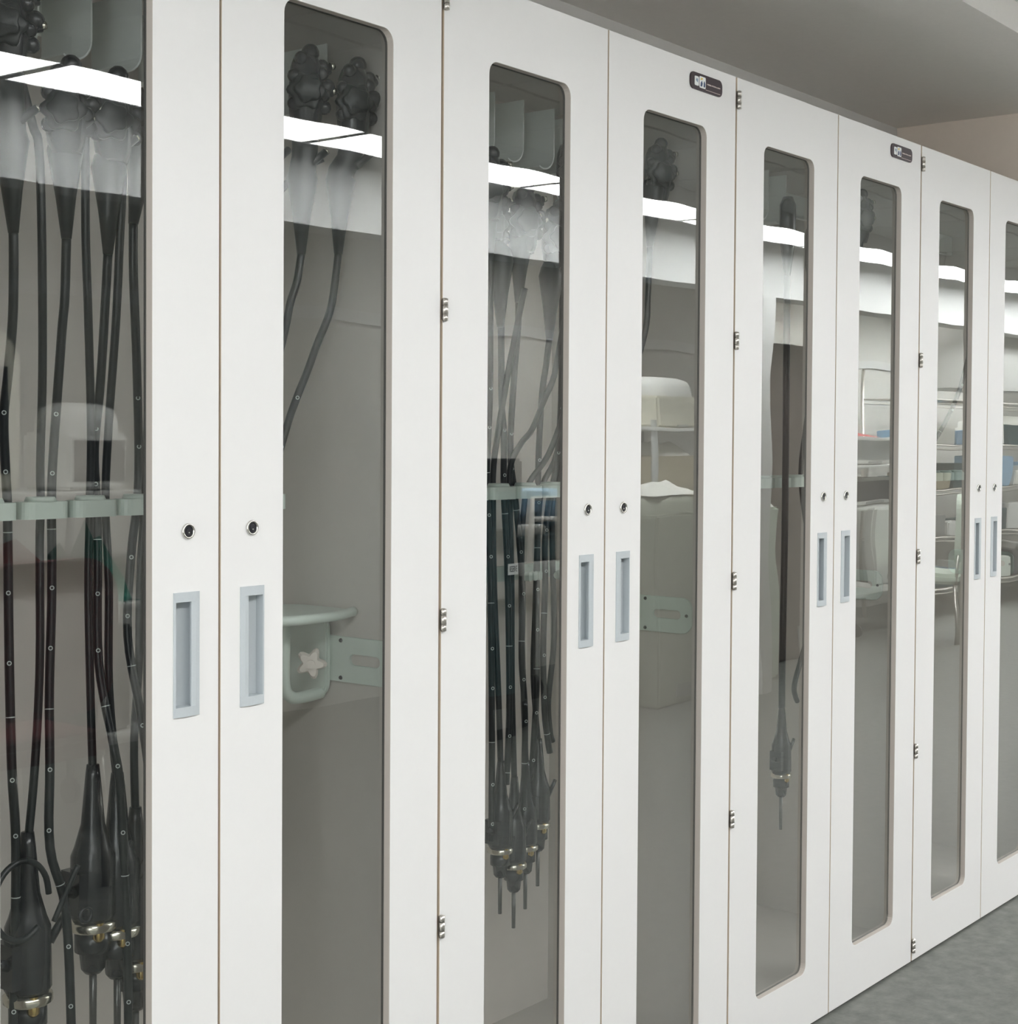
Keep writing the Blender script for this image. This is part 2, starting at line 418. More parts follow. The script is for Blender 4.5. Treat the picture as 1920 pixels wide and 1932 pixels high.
HANG_M = None
def make_cabinet(xc, label, badge_on=False, slots=(), bracket=False):
    cab = tag(empty('storage_cabinet', (xc, .02, 0)), label, 'cabinet', 'scope storage cabinets in a row')
    c0, c1, t = -DW+.0015, DW-.0015, .017
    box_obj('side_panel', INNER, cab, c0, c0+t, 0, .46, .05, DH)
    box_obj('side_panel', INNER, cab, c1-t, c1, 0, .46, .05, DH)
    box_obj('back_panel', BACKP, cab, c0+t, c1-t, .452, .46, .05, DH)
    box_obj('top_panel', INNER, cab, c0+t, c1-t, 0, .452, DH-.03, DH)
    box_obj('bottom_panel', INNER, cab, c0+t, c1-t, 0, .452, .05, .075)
    box_obj('plinth', PLINTH, cab, c0+.002, c1-.002, .012, .45, .0, .05)
    # doors
    for side, x0 in (('left', -DW), ('right', 0.)):
        d = link('door', DOORM[side], cab, (x0, -.02, 0))
        p = link('glass_pane', PANEM, d); p['label'] = 'tall clear glass pane'
        link('gasket', GASKM, d)
        hx = DW-HX1 if side == 'left' else HX0
        h = link('handle', HANDM[side], d, (hx, 0, 0)); h['label'] = 'silver recessed pull handle'
        l = link('lock', LOCKM, d, (DW-.0585 if side == 'left' else .0610, 0, 1.2545)); l['label'] = 'round chrome lock with black core'
        for hz in HINGE_Z:
            link('hinge', HINGEM, d, (.0048 if side == 'left' else DW+.0030, 0, hz)) if side == 'left' else None
        if side == 'right' and badge_on: badge(d, .3545, 2.1235)
    # rail plate with a slot on the right side panel
    xs = c1-t
    pl = plate_with_holes('mounting_plate', rrect(-.30, -.085, .962, 1.041, .026, 5), [rrect(-.185, -.113, .993, 1.012, .0095, 5)], 0, .006, .0006, [MINT])
    o = link('mounting_plate', pl, cab, (xs-.0062, -.02, 0)); o.rotation_euler = (0, 0, -math.pi/2)
    for yy in (.205, .098):
        for zz in (1.034, .969):
            if yy < .15 : zz = 1.002 if zz > 1 else None
            if zz: MB().cyl((xs-.0062, yy-.02, zz), (xs-.0085, yy-.02, zz), .004, .003, seg=10).build('bolt', DARK, o).parent = cab
    # comb of tube rests at mid height
    rack = box_obj('tube_rack', MINT, cab, c0+t, .325, .225, .240, 1.268, 1.284)
    rb = None
    for k in range(9):
        xa = -.455+k*.086
        if rb is None:
            m = MB(); m.prism(rrect(.004, .082, .165, .202, .016, 5), 1.268, 1.2925, 'z')
            m.cyl((.043, .186, 1.2925), (.043, .186, 1.299), .023, .020, seg=18)
            m.box(.004, .012, .2, .226, 1.273, 1.283); m.box(.074, .082, .2, .226, 1.273, 1.283)
            rb = m.build('tube_rest', MINT, rack, loc=(xa, 0, 0)).data
        else: link('tube_rest', rb, rack, (xa, 0, 0))
    # J-shaped hangers curling to the left, on a rail near the back
    global HANG_M
    if slots: box_obj('hanger_rail', PLATE, cab, c0+t, c1-t, .283, .297, 1.985, 2.045)
    for x in slots:
        if HANG_M is None:
            m = MB(); th = .0028; ri = .034; z0 = 1.958
            prof = [(0, 2.050), (0, z0)]
            for k in range(1, 10):
                a = -(math.pi*.66)*k/9
                prof.append((-ri+ri*math.cos(a), z0+ri*math.sin(a)))
            cc = (-ri, z0)
            inner = []
            for i, (x_, z_) in enumerate(prof):
                if i < 2: inner.append((x_-th, z_))
                else:
                    q = (ri-th)/ri; inner.append((cc[0]+(x_-cc[0])*q, cc[1]+(z_-cc[1])*q))
            m.prism(prof+inner[::-1], .165, .283, 'y')
            HANG_M = m.build('hanger', PLATE, cab, loc=(x, 0, 0)).data
        else: link('hanger', HANG_M, cab, (x, 0, 0))
    if bracket:
        br = empty('holder_bracket', (0, -.02, 0), cab)
        m = MB(); m.prism(rrect(.228, .352, .930, 1.082, .030, 5), xs-.018, xs-.0065, 'x'); m.build('bracket_plate', MINT, br, .003)
        m = MB(); m.prism(rrect(.262, xs-.004, .165, .335, .045, 6), 1.083, 1.090, 'z'); m.build('tray', MINT, br)
        pts = [(xs-.01,.172,1.087),(.40,.160,1.085),(.34,.158,1.085),(.29,.166,1.085),(.262,.20,1.085),(.258,.26,1.085),(.27,.32,1.085)]
        MB().tube(spline(pts), .0085, 12).build('tray_rim', MINT, br)
        pts = [(.352,.235,1.086),(.352,.235,1.04),(.352,.236,.985),(.358,.238,.955),(.378,.240,.940),(.41,.243,.938),(xs-.014,.245,.940)]
        MB().tube(spline(pts), .0105, 12).build('support_bar', MINT, br)
        m = MB(); n = 40; vs = []
        for yk, sc in ((0, .85), (.006, 1), (.016, 1), (.022, .8)):
            for k in range(n):
                a = 2*math.pi*k/n; rr = (.0215+.0058*math.cos(5*a+.4))*sc
                vs.append((.400-yk*.75+.006, .215-yk*.66+.01+0, 1.002) if False else (.404+rr*math.cos(a)*.66-yk*.75, .222-rr*math.cos(a)*.75-yk*.66, 1.000+rr*math.sin(a)))
        m.add(vs, [(i*n+k, i*n+(k+1)%n, (i+1)*n+(k+1)%n, (i+1)*n+k) for i in range(3) for k in range(n)]+[tuple(range(n))[::-1], tuple(range(3*n, 4*n))], False)
        m.build('star_knob', CREAM, br)
        MB().cyl((.386,.206,1.000), (.382,.2025,1.000), .0075, seg=14).build('knob_cap', CREAM, br)
        MB().cyl((.404,.222,1.000), (xs-.012,.262,1.000), .005, seg=10).build('knob_stem', STEEL, br)
    return cab

CX = [0., 2*DW, 4*DW, 6*DW]
cabA = make_cabinet(CX[0], 'nearest white cabinet at the left, star-knob bracket behind its right glass door', slots=[-.35, -.26, -.17, -.08, .01, .10, .40], bracket=True)
cabB = make_cabinet(CX[1], 'second white cabinet from the left, crowded with black tubes behind its left door', True, slots=[-.38, -.29, -.20, -.112, -.021, .08, .17])
cabC = make_cabinet(CX[2], 'third white cabinet from the left, one black scope hanging behind its left door', True, slots=[-.36, -.27, -.18, -.09, .0, .09])
cabD = make_cabinet(CX[3], 'last white cabinet at the right edge beside the beige return wall', False, slots=[-.27, -.18, -.09, .0])

# small pegs lower in the second cabinet
for x in (.995, 1.012, 1.029):
    MB().prism(rrect(-.0055,.0055,-.011,.007,.004,3), .20, .212, 'y').build('peg', MINT, cabB, loc=(x-CX[1], -.02, 1.112))
m = MB(); m.tube([(1.075,.195,1.108),(1.082,.195,1.108),(1.10,.195,1.110),(1.19,.195,1.118)], [.007,.0095,.011,.017], 14); 
o = m.build('support_arm', MINT, cabB); o.location = (-CX[1], -.02, 0)
box_obj('support_rail', MINT, cabB, -.44, .44, .26, .275, 1.095, 1.125)

# ================================================================== endoscopes
T = {
 'a1':[(-0.22,0.174,1.665),(-0.219,0.175,1.621),(-0.211,0.189,1.549),(-0.208,0.204,1.476),(-0.206,0.218,1.41),(-0.194,0.232,1.342),(-0.191,0.232,1.29),(-0.19,0.232,1.214),(-0.197,0.219,1.065),(-0.202,0.206,0.917),(-0.197,0.204,0.804),(-.20,.204,.60),(-.21,.2,.40)],
 'a2':[(-0.200,0.185,1.88),(-0.177,0.19,1.82),(-0.178,0.175,1.787),(-0.174,0.174,1.662),(-0.152,0.204,1.478),(-0.134,0.235,1.342),(-0.133,0.235,1.288),(-0.135,0.235,1.226),(-0.147,0.218,1.06),(-0.16,0.212,0.91),(-0.172,0.212,0.80)],
 'b1':[(-0.133,0.174,1.666),(-0.13,0.182,1.584),(-0.128,0.191,1.54),(-0.122,0.211,1.442),(-0.116,0.23,1.349),(-0.117,0.232,1.288),(-0.117,0.231,1.211),(-0.122,0.225,1.134),(-0.133,0.215,1.02),(-0.143,0.200,0.908),(-0.15,0.190,0.796),(-.13,.18,.70),(-.12,.18,.5)],
 'b2':[(-0.115,0.19,1.85),(-0.099,0.18,1.829),(-0.104,0.17,1.798),(-0.1,0.174,1.67),(-0.085,0.188,1.558),(-0.057,0.219,1.404),(-0.049,0.232,1.286),(-0.055,0.228,1.167),(-0.062,0.214,1.011),(-0.062,0.208,0.88)],
 'c1':[(-0.061,0.174,1.651),(-0.054,0.194,1.529),(-0.049,0.209,1.451),(-0.041,0.232,1.365),(-0.034,0.236,1.285),(-0.036,0.231,1.206),(-0.044,0.218,1.049),(-0.039,0.190,0.93),(-0.03,0.184,0.849),(-.02,.18,.6),(-.02,.18,.4)],
 'c2':[(-0.040,0.19,1.83),(-0.038,0.17,1.792),(-0.041,0.174,1.653),(-0.035,0.19,1.545),(-0.025,0.219,1.404),(-0.018,0.236,1.285),(-0.018,0.228,1.166),(-0.022,0.222,1.008),(-0.016,0.210,0.86)],
 'd1':[(-0.016,0.173,1.70),(-0.014,0.175,1.624),(0.011,0.199,1.5),(0.039,0.229,1.356),(0.038,0.232,1.283),(0.026,0.231,1.202),(0.011,0.22,1.083),(0.020,0.20,0.963),(0.03,0.19,0.844),(.04,.19,.6),(.05,.19,.35)],
 'd2':[(0.028,0.190,1.68),(0.028,0.186,1.565),(0.043,0.211,1.446),(0.055,0.232,1.324),(0.052,0.232,1.275),(0.040,0.227,1.161),(0.034,0.222,1.04),(0.025,0.222,0.922),(0.022,0.215,0.80)],
 'e1':[(0.328,0.173,1.688),(0.32,0.174,1.644),(0.308,0.177,1.608),(0.305,0.186,1.565),(0.297,0.2,1.496),(0.287,0.227,1.364),(0.278,0.232,1.276),(0.263,0.226,1.146),(0.262,0.211,0.972),(0.268,0.204,0.797),(.262,.2,.5)],
 'e2':[(0.315,0.19,1.86),(0.285,0.19,1.83),(0.262,0.2,1.76),(0.25,.215,1.6),(.245,.232,1.35),(.24,.232,1.26),(.232,.225,1.1),(.23,.22,.9)],
 'f1':[(0.415,0.173,1.697),(0.409,0.174,1.651),(0.402,0.18,1.598),(0.383,0.191,1.543),(0.37,0.2,1.498),(0.354,0.209,1.453),(0.34,0.22,1.4),(0.322,0.232,1.32),(0.31,0.232,1.276),(0.299,0.229,1.188),(0.289,0.215,1.013),(0.286,0.204,0.838),(.29,.2,.6)],
 'f2':[(0.405,0.20,1.86),(0.375,0.24,1.83),(0.32,0.27,1.74),(0.26,.28,1.6),(.215,.255,1.35),(.205,.232,1.27),(.20,.225,1.1),(.195,.22,.88)],
 'B1':[(0.825,0.172,1.736),(0.843,0.186,1.567),(0.87,0.208,1.456),(0.893,0.232,1.332),(0.896,0.232,1.259),(0.897,0.226,1.155),(0.886,0.213,1.0),(0.879,0.204,0.794),(0.882,0.203,0.689)],
 'B2':[(0.858,0.173,1.64),(0.863,0.175,1.60),(0.908,0.208,1.457),(0.932,0.221,1.394),(0.947,0.232,1.284),(0.951,0.226,1.152),(0.942,0.213,0.995),(0.933,0.204,0.838),(0.924,0.203,0.703)],
 'B3':[(0.905,0.150,1.677),(0.9,0.155,1.646),(0.896,0.165,1.59),(0.896,0.180,1.528),(0.912,0.217,1.415),(0.914,0.232,1.332),(0.913,0.232,1.258),(0.905,0.222,1.102),(0.899,0.205,0.895),(0.906,0.203,0.738)],
 'B4':[(0.916,0.174,1.652),(0.921,0.179,1.601),(0.934,0.198,1.509),(0.971,0.235,1.363),(0.986,0.235,1.278),(0.994,0.231,1.203),(0.995,0.22,1.075),(0.979,0.209,0.949),(0.985,0.204,0.821),(1.006,0.203,0.690)],
 'B5':[(1.028,0.182,1.587),(1.032,0.193,1.534),(1.033,0.202,1.486),(1.047,0.219,1.404),(1.06,0.232,1.305),(1.057,0.23,1.2),(1.038,0.217,1.039),(1.024,0.205,0.88),(1.02,0.203,0.70)],
 'B6':[(1.085,0.180,1.72),(1.077,0.173,1.675),(1.067,0.175,1.621),(1.051,0.180,1.542),(1.044,0.185,1.504),(1.023,0.190,1.465),(0.997,0.200,1.406),(0.979,0.215,1.376),(0.968,0.232,1.331),(0.967,0.232,1.257),(0.961,0.222,1.098),(0.943,0.205,0.89),(0.95,0.203,0.699)],
 'B7':[(1.16,.19,1.62),(1.121,0.190,1.505),(1.11,0.196,1.467),(1.095,0.205,1.41),(1.07,0.218,1.348),(1.034,0.236,1.295),(1.018,0.236,1.245),(1.004,0.230,1.16),(1.0,0.225,0.993),(1.01,.22,.72)],
 'B8':[(1.075,0.185,1.70),(1.101,0.205,1.472),(1.122,0.232,1.33),(1.103,0.235,1.264),(1.08,0.228,1.177),(1.072,0.221,1.091),(1.052,0.21,0.963),(1.05,0.204,0.833),(1.063,0.204,0.766),(1.068,0.203,0.744)],
 'B9':[(1.175,.20,1.6),(1.16,.215,1.45),(1.144,0.227,1.363),(1.134,0.236,1.302),(1.116,0.236,1.253),(1.103,0.226,1.143),(1.092,0.212,0.981),(1.074,0.212,0.852),(1.080,0.212,0.786),(1.089,0.212,0.763)],
 'G1':[(1.345,0.150,1.80),(1.342,.150,1.75),(1.338,0.150,1.69),(1.333,0.152,1.62),(1.31,0.175,1.50),(1.295,0.22,1.34),(1.295,0.236,1.27),(1.28,0.225,1.1),(1.27,0.21,0.84),(1.27,.2,.6)],
 'G2':[(1.31,0.17,1.90),(1.28,0.18,1.84),(1.26,.19,1.7),(1.255,.22,1.4),(1.25,.236,1.28),(1.24,.22,1.0),(1.24,.21,.8)],
}
def tube_obj(name, pts, r, m, parent, seg=10):
    return MB().tube(spline(pts, 5), r, seg).build(name, m, parent)
def marks(pts, parent, start=.25, step=.085):
    sp = spline(pts, 8); L = 0; nxt = start; m = MB(); n = 0
    for a, b in zip(sp, sp[1:]):
        L += (b-a).length
        if L >= nxt:
            nxt += step; n += 1
            t = (b-a).normalized()
            if n % 3 == 0:      # thin white ring round the tube
                m.tube([b-t*.0007, b+t*.0007], .0070, 12, False)
            else:               # small printed circle facing the doors
                c = b+Vector((-.55, -.83, 0))*.0064; u = Vector((.83,-.55,0)); k_ = 10; vs = []
                for rr in (.0034, .0020):
                    for k in range(k_):
                        A = 2*math.pi*k/k_; vs.append(c+u*(rr*math.cos(A))+Vector((0,0,rr*math.sin(A)))+Vector((-.55,-.83,0))*.0007)
                m.add(vs, [(k, (k+1)%k_, k_+(k+1)%k_, k_+k) for k in range(k_)])
    if m.v: m.build('depth_marks', MARK, parent)
def lobed(m, c, ax, r, th, lobes=6, depth=.22, n=36):
    ax = Vector(ax).normalized(); u = ax.cross(Vector((0,0,1))).normalized(); v = ax.cross(u); c = Vector(c); vs = []
    for h, sc in ((0, .88), (th*.2, 1), (th*.8, 1), (th, .86)):
        for k in range(n):
            a = 2*math.pi*k/n; rr = r*sc*(1-depth*.5+depth*.5*math.cos(lobes*a))
            vs.append(c+ax*h+(u*math.cos(a)+v*math.sin(a))*rr)
    m.add(vs, [(i*n+k, i*n+(k+1)%n, (i+1)*n+(k+1)%n, (i+1)*n+k) for i in range(3) for k in range(n)]+[tuple(range(n))[::-1], tuple(range(3*n, 4*n))], True)
def lathe_z(m, x, y, prof, n=18):
    vs = []
    for r, z in prof:
        for k in range(n):
            a = 2*math.pi*k/n; vs.append((x+r*math.cos(a), y+r*math.sin(a), z))
    q = len(prof)
    m.add(vs, [(i*n+k, i*n+(k+1)%n, (i+1)*n+(k+1)%n, (i+1)*n+k) for i in range(q-1) for k in range(n)]+[tuple(range(n))[::-1], tuple(range((q-1)*n, q*n))], True)
def ball(m, x, y, z, r, n=10, q=7):
    vs = [(x+r*math.sin(math.pi*i/q)*math.cos(2*math.pi*k/n), y+r*math.sin(math.pi*i/q)*math.sin(2*math.pi*k/n), z+r*math.cos(math.pi*i/q)) for i in range(q+1) for k in range(n)]
    m.add(vs, [(i*n+k, i*n+(k+1)%n, (i+1)*n+(k+1)%n, (i+1)*n+k) for i in range(q) for k in range(n)], True)
def connector(s, x, y, ztop, pin=.075, S=1.):
    """light-guide connector at the lower end of the cord; ztop is where the cord enters"""
    X, Y, Z = x, y, ztop; x = y = ztop = 0.
    k0 = set(o.name for o in s.children)
    m = MB()
    lathe_z(m, x, y, [(.0068, ztop+.015), (.0085, ztop), (.013, ztop-.05), (.020, ztop-.075), (.024, ztop-.085), (.025, ztop-.15), (.022, ztop-.155)])
    m.box(x-.030, x+.012, y-.016, y+.016, ztop-.145, ztop-.098)
    m.cyl((x-.028, y-.006, ztop-.12), (x-.047, y-.006, ztop-.112), .006, .005, 10)
    m.cyl((x+.020, y-.010, ztop-.105), (x+.042, y-.012, ztop-.075), .005, .004, 10)
    m.build('connector_body', BLACK2, s)
    m = MB(); lathe_z(m, x, y, [(.0225, ztop-.155), (.026, ztop-.158), (.026, ztop-.165), (.022, ztop-.168)]); m.build('connector_ring', SILVER, s)
    m = MB(); lathe_z(m, x, y, [(.020, ztop-.168), (.020, ztop-.190), (.015, ztop-.192), (.013, ztop-.21), (.009, ztop-.215)]); m.build('connector_plug', BLACK2, s)
    m = MB(); lathe_z(m, x-.006, y-.018, [(.006, ztop-.155), (.007, ztop-.172), (.004, ztop-.176)], 12); m.build('connector_contact', GOLD, s)
    m = MB(); m.cyl((x, y, ztop-.213), (x, y, ztop-.213-pin), .0042, .0038, 12); m.build('light_guide_pin', PIN, s)
    for c in [o for o in s.children if o.name not in k0]:
        c.scale = (S, S, S); c.location = (X, Y, Z)
def endoscope(label, head, zb, tube, cord=None, conn=True, S=1.):
    hx, hy, hz = head
    s = tag(empty('endoscope', (0, 0, 0)), label, 'endoscope', 'black endoscopes hanging in the cabinets')
    # control body: rounded housing, grip, then the tapering boot
    m = MB()
    bx, by = tube[0][0], tube[0][1]
    lathe_z(m, hx, hy, [(.010, hz+.062), (.020, hz+.056), (.026, hz+.040), (.028, hz+.010), (.029, hz-.020), (.026, hz-.045), (.021, hz-.062)])
    for (dx, dy, dz, r) in ((.026,-.010,.044,.013),(.034,-.014,.012,.014),(.030,-.012,-.022,.012),(-.020,-.010,.050,.012),(.004,-.006,.064,.015),(-.032,-.006,.020,.012),(-.030,-.004,-.024,.012),(.016,-.020,.030,.012),(.020,-.020,-.004,.012)):
        ball(m, hx+dx, hy+dy, hz+dz, r)
    m.cyl((hx+.010, hy-.008, hz+.03), (hx+.038, hy-.016, hz+.040), .0075, .0070, 12)
    m.cyl((hx+.012, hy-.010, hz-.005), (hx+.042, hy-.018, hz+.004), .0075, .0070, 12)
    m.build('control_body', BLACK2, s)
    for i, (dz, r, dd) in enumerate(((-.004, .033, .020), (-.004, .024, .034))):
        m = MB(); lobed(m, (hx-.006-.55*dd, hy-.83*dd, hz+dz), (-.55, -.83, 0), r, .011, 6 if i == 0 else 5); m.build('angulation_knob', BLACK, s)
    for (dx, dy, dz) in ((.041, -.019, .047), (.043, -.020, .006)):
        m = MB(); m.cyl((hx+dx-.003, hy+dy+.001, hz+dz-.001), (hx+dx+.004, hy+dy-.001, hz+dz+.001), .0068, .0058, 12); m.build('valve_cap', SILVER, s)
    m = MB(); zt = hz-.060; z1 = zb+.14
    lathe_ = []
    pts = [Vector((hx, hy, zt)), Vector((hx+(bx-hx)*.3, hy+(by-hy)*.3, z1+.02)), Vector((bx+(hx-bx)*.5, by, z1)), Vector((bx+(hx-bx)*.4, by, z1-.015)), Vector((bx+(hx-bx)*.2, by, zb+.06)), Vector((bx, by, zb))]
    m.tube(pts, [.022, .021, .022, .0255, .0145, .0072], 18)
    m.cyl((hx+(bx-hx)*.4, hy-.010, z1+.006), (hx+(bx-hx)*.4+.026, hy-.022, z1+.030), .007, .006, 12)
    m.build('grip_boot', BLACK, s)
    m = MB(); m.cyl((hx+(bx-hx)*.4+.0255, hy-.0218, z1+.0295), (hx+(bx-hx)*.4+.028, hy-.0228, z1+.0315), .0058, seg=12); m.build('port_cap', SILVER, s)
    tube_obj('insertion_tube', tube, .0066, BLACK, s)
    marks(tube, s)
    if cord:
        tube_obj('universal_cord', cord, .0062, BLACK, s)
        if conn:
            x, y, z = cord[-1]; connector(s, x, y, z, S=S)
    return s
def rel(path, dx=0): return [(x+dx, y, z) for x, y, z in path]

endoscope('black endoscope hanging highest behind the leftmost glass door', (-.232, .17, 1.945), 1.665, T['a1'], T['a2'], S=1.35)
endoscope('black endoscope second from the left edge, behind the leftmost glass door', (-.138, .168, 1.845), 1.666, T['b1'], T['b2'], S=1.35)
endoscope('black endoscope third from the left edge, behind the leftmost glass door', (-.056, .168, 1.845), 1.651, T['c1'], T['c2'], S=1.35)
endoscope('black endoscope by the right jamb behind the leftmost glass door', (.030, .17, 1.86), 1.70, T['d1'], T['d2'], S=1.35)
endoscope('left one of two black endoscopes above the star-knob bracket', (.333, .168, 1.955), 1.688, T['e1'], T['e2'])
endoscope('right one of two black endoscopes above the star-knob bracket, tube curving left', (.427, .150, 1.950), 1.697, T['f1'], T['f2'])
endoscope('black endoscope at the left jamb inside the second cabinet', (.812, .168, 1.86), 1.736, T['B1'][:-1]+[(.878,.203,.60)], T['B3'])
endoscope('black endoscope with wide boot, second in the crowded second cabinet', (.858, .20, 1.80), 1.60, T['B2'], None)
endoscope('black endoscope whose boot hangs in the middle of the crowded second cabinet', (.928, .172, 1.81), 1.652, T['B4'][:-1]+[(.995,.215,.60)], T['B6'])
endoscope('black endoscope with a long boot near the right jamb of the crowded door', (1.040, .176, 1.79), 1.587, T['B5'][:-1]+[(1.035,.225,.70)], T['B7'])
endoscope('black endoscope behind the right jamb of the crowded door, hooked tube end', (1.105, .19, 1.93), 1.70, T['B8'], T['B9'], conn=False)
# two connectors that hang lowest in the second cabinet belong to scopes hooked behind the stile
def hung_connector(label, pts):
    s = tag(empty('scope_cable', (0,0,0)), label, 'cable', 'spare scope cables')
    tube_obj('cable', pts, .0062, BLACK, s); x, y, z = pts[-1]; connector(s, x, y, z); return s
hung_connector('black cable whose metal-ringed connector hangs nearest the right jamb, crowded door', [(1.19,.24,1.55),(1.15,.25,1.36),(1.10,.25,1.29),(1.078,.245,1.2),(1.058,.235,1.05),(1.046,.23,.9),(1.045,.215,.76)])
endoscope('black endoscope head alone behind the right door of the second cabinet', (1.372, .150, 1.96), 1.80, T['G1'], T['G2'])
# third cabinet
H1 = [(1.992,0.165,1.80),(1.993,0.165,1.60),(1.994,0.165,1.40),(1.994,.165,1.25),(1.993,0.165,1.10),(1.990,0.165,0.95),(1.988,0.165,0.82),(1.988,0.165,0.72)]
s = tag(empty('endoscope'), 'single black endoscope cable with a connector hanging in the third cabinet', 'endoscope', 'black endoscopes hanging in the cabinets')
m = MB(); lathe_z(m, 1.992, .165, [(.012, 1.99), (.020, 1.97), (.020, 1.88), (.014, 1.84), (.0075, 1.79)]); m.build('control_body', BLACK2, s)
tube_obj('universal_cord', H1, .0085, BLACK, s)
connector(s, 1.988, .165, .712, pin=.085)
H2 = [(2.20,.2,1.75),(2.205,.21,1.5),(2.21,.235,1.30),(2.21,.21,1.12),(2.195,.19,1.0),(2.15,.175,.905),(2.095,.167,.835),(2.060,.165,.785),(2.052,.165,.758),(2.060,.165,.738),(2.070,.165,.725)]
m = MB(); lathe_z(m, 2.20, .2, [(.012, 1.95), (.022, 1.93), (.022, 1.84), (.014, 1.80), (.0075, 1.74)]); m.build('grip', BLACK2, s)
tube_obj('insertion_tube', H2, .0068, BLACK, s)
endoscope('black endoscope with only its head showing behind the third cabinet right door', (2.287, .115, 1.965), 1.80, [(2.27,.12,1.80),(2.265,.15,1.65),(2.26,.2,1.45),(2.255,.236,1.3),(2.25,.22,1.0),(2.25,.2,.7)])
K1 = [(3.19,0.15,1.80),(3.17,.155,1.72),(3.125,0.165,1.585),(3.09,0.18,1.50),(3.055,0.195,1.44),(3.02,0.21,1.388),(2.99,0.236,1.311),(2.985,0.236,1.26),(2.975,0.21,1.1),(2.97,.2,.8)]
endoscope('black endoscope with a slanting tube behind the last cabinet left door', (3.20, .150, 1.96), 1.80, K1)

lp = tag(empty('cable_loop'), 'thin black cable loop hanging by the lowest connectors behind the leftmost door', 'cable')
pts = [(-.215+.045*math.cos(a), .165, .74+.055*math.sin(a)) for a in [math.pi*2*k/14 for k in range(13)]]
MB().tube(spline(pts, 3), .0045, 8).build('loop', BLACK, lp)
MB().tube(spline([(-.132,.150,.775),(-.150,.155,.735),(-.165,.16,.70)], 4), .004, 8).build('lead_wire', BLACK, lp)
q = MB(); n = 16; vs = []
for i in range(n):
    for k in range(8):
        a, b = 2*math.pi*i/n, 2*math.pi*k/8; r = .010+.003*math.cos(b)
        vs.append((-.118+r*math.cos(a), .150+.003*math.sin(b), .700+r*math.sin(a)))
q.add(vs, [(i*8+k, i*8+(k+1)%8, ((i+1)%n)*8+(k+1)%8, ((i+1)%n)*8+k) for i in range(n) for k in range(8)], True); q.build('hook_ring', BLACK2, lp)
# printed tag tied to the tubes in the second cabinet
tg = MB().box(.920, .951, .198, .1995, 1.118, 1.140).build('tag_card', BADGEW)
tag(tg, 'small white printed tag hanging among the tubes, crowded door', 'tag')
fc = bpy.data.curves.new('lettering', 'FONT'); fc.body = 'RESERVE'; fc.size = .0085; fc.align_x = 'CENTER'; fc.align_y = 'CENTER'; fc.extrude = .0001
fo = bpy.data.objects.new('tmp', fc); COL.objects.link(fo)
dg = bpy.context.evaluated_depsgraph_get(); lme = bpy.data.meshes.new_from_object(fo.evaluated_get(dg)); bpy.data.objects.remove(fo, do_unlink=True)
lme.transform(Matrix(((.75,0,0,.9355),(0,0,-1,.1977),(0,2.0,0,1.129),(0,0,0,1)))); lme.materials.clear(); lme.materials.append(DARK)
link('lettering', lme, tg)

# ================================================================== room opposite, seen in the glass
BEIGE = mat('device_beige', (.62, .60, .50), .5); GREYP = mat('device_grey', (.30, .31, .30), .5); WHITEP = mat('device_white', (.78, .78, .75), .45)
DKRED = mat('vinyl_dark_red', (.16, .03, .035), .5); REDC = mat('cloth_red', (.45, .06, .06), .8); GREENC = mat('cloth_green', (.03, .28, .20), .8)
TEAL = mat('upholstery_teal', (.03, .08, .09), .6); BLUEP = mat('basin_blue', (.25, .42, .60), .4); SCREEN = mat('screen_black', (.02,.02,.025), .15)
CARD = mat('carton_tan', (.48, .42, .30), .8); PAPER = mat('paper_white', (.85, .84, .78), .8); MINTW = mat('bin_mint', (.62,.70,.60), .5)

def cart(label, x0, x1, y0, y1, shelves, top):
    c = tag(empty('equipment_cart', ((x0+x1)/2, (y0+y1)/2, 0)), label, 'cart', 'carts across the aisle')
    ox, oy = (x0+x1)/2, (y0+y1)/2; a, b = (x1-x0)/2, (y1-y0)/2
    for sx in (-1, 1):
        for sy in (-1, 1):
            MB().cyl((sx*(a-.02), sy*(b-.02), .10), (sx*(a-.02), sy*(b-.02), top), .014, seg=10).build('post', GREYP, c)
            MB().cyl((sx*(a-.02)-.012, sy*(b-.02), .05), (sx*(a-.02)+.012, sy*(b-.02), .05), .05, seg=16).build('caster', SCREEN, c)
    for z in shelves:
        MB().box(-a, a, -b, b, z-.022, z).build('shelf', WHITEP, c, .004)
    return c
def device(name, label, cat, x0, x1, y0, y1, z0, z1, m, screen=None, dome=False, extra=None):
    d = tag(empty(name, ((x0+x1)/2, (y0+y1)/2, z0)), label, cat)
    a, b, h = (x1-x0)/2, (y1-y0)/2, z1-z0
    MB().box(-a, a, -b, b, 0, h).build('case', m, d, .012)
    if screen: MB().box(-a*.86, a*.86, b-.002, b+.004, h*.16, h*.88).build('screen', screen, d)
    if dome:
        q = MB(); n = 20; vs = []
        for k, (sc, z) in enumerate(((.95, h), (.92, h+.05), (.8, h+.085), (.55, h+.105), (.2, h+.112))):
            for i in range(n):
                t = 2*math.pi*i/n; cx_ = math.copysign(abs(math.cos(t))**.6, math.cos(t)); sy_ = math.copysign(abs(math.sin(t))**.6, math.sin(t))
                vs.append((a*sc*cx_, b*sc*sy_, z))
        q.add(vs, [(i*n+k, i*n+(k+1)%n, (i+1)*n+(k+1)%n, (i+1)*n+k) for i in range(4) for k in range(n)]+[tuple(range(4*n, 5*n))], True)
        q.build('cover', WHITEP if m is BEIGE else m, d)
    MB().box(-a*.3, a*.3, b-.001, b+.006, h*.04, h*.11).build('control_strip', GREYP, d)
    return d
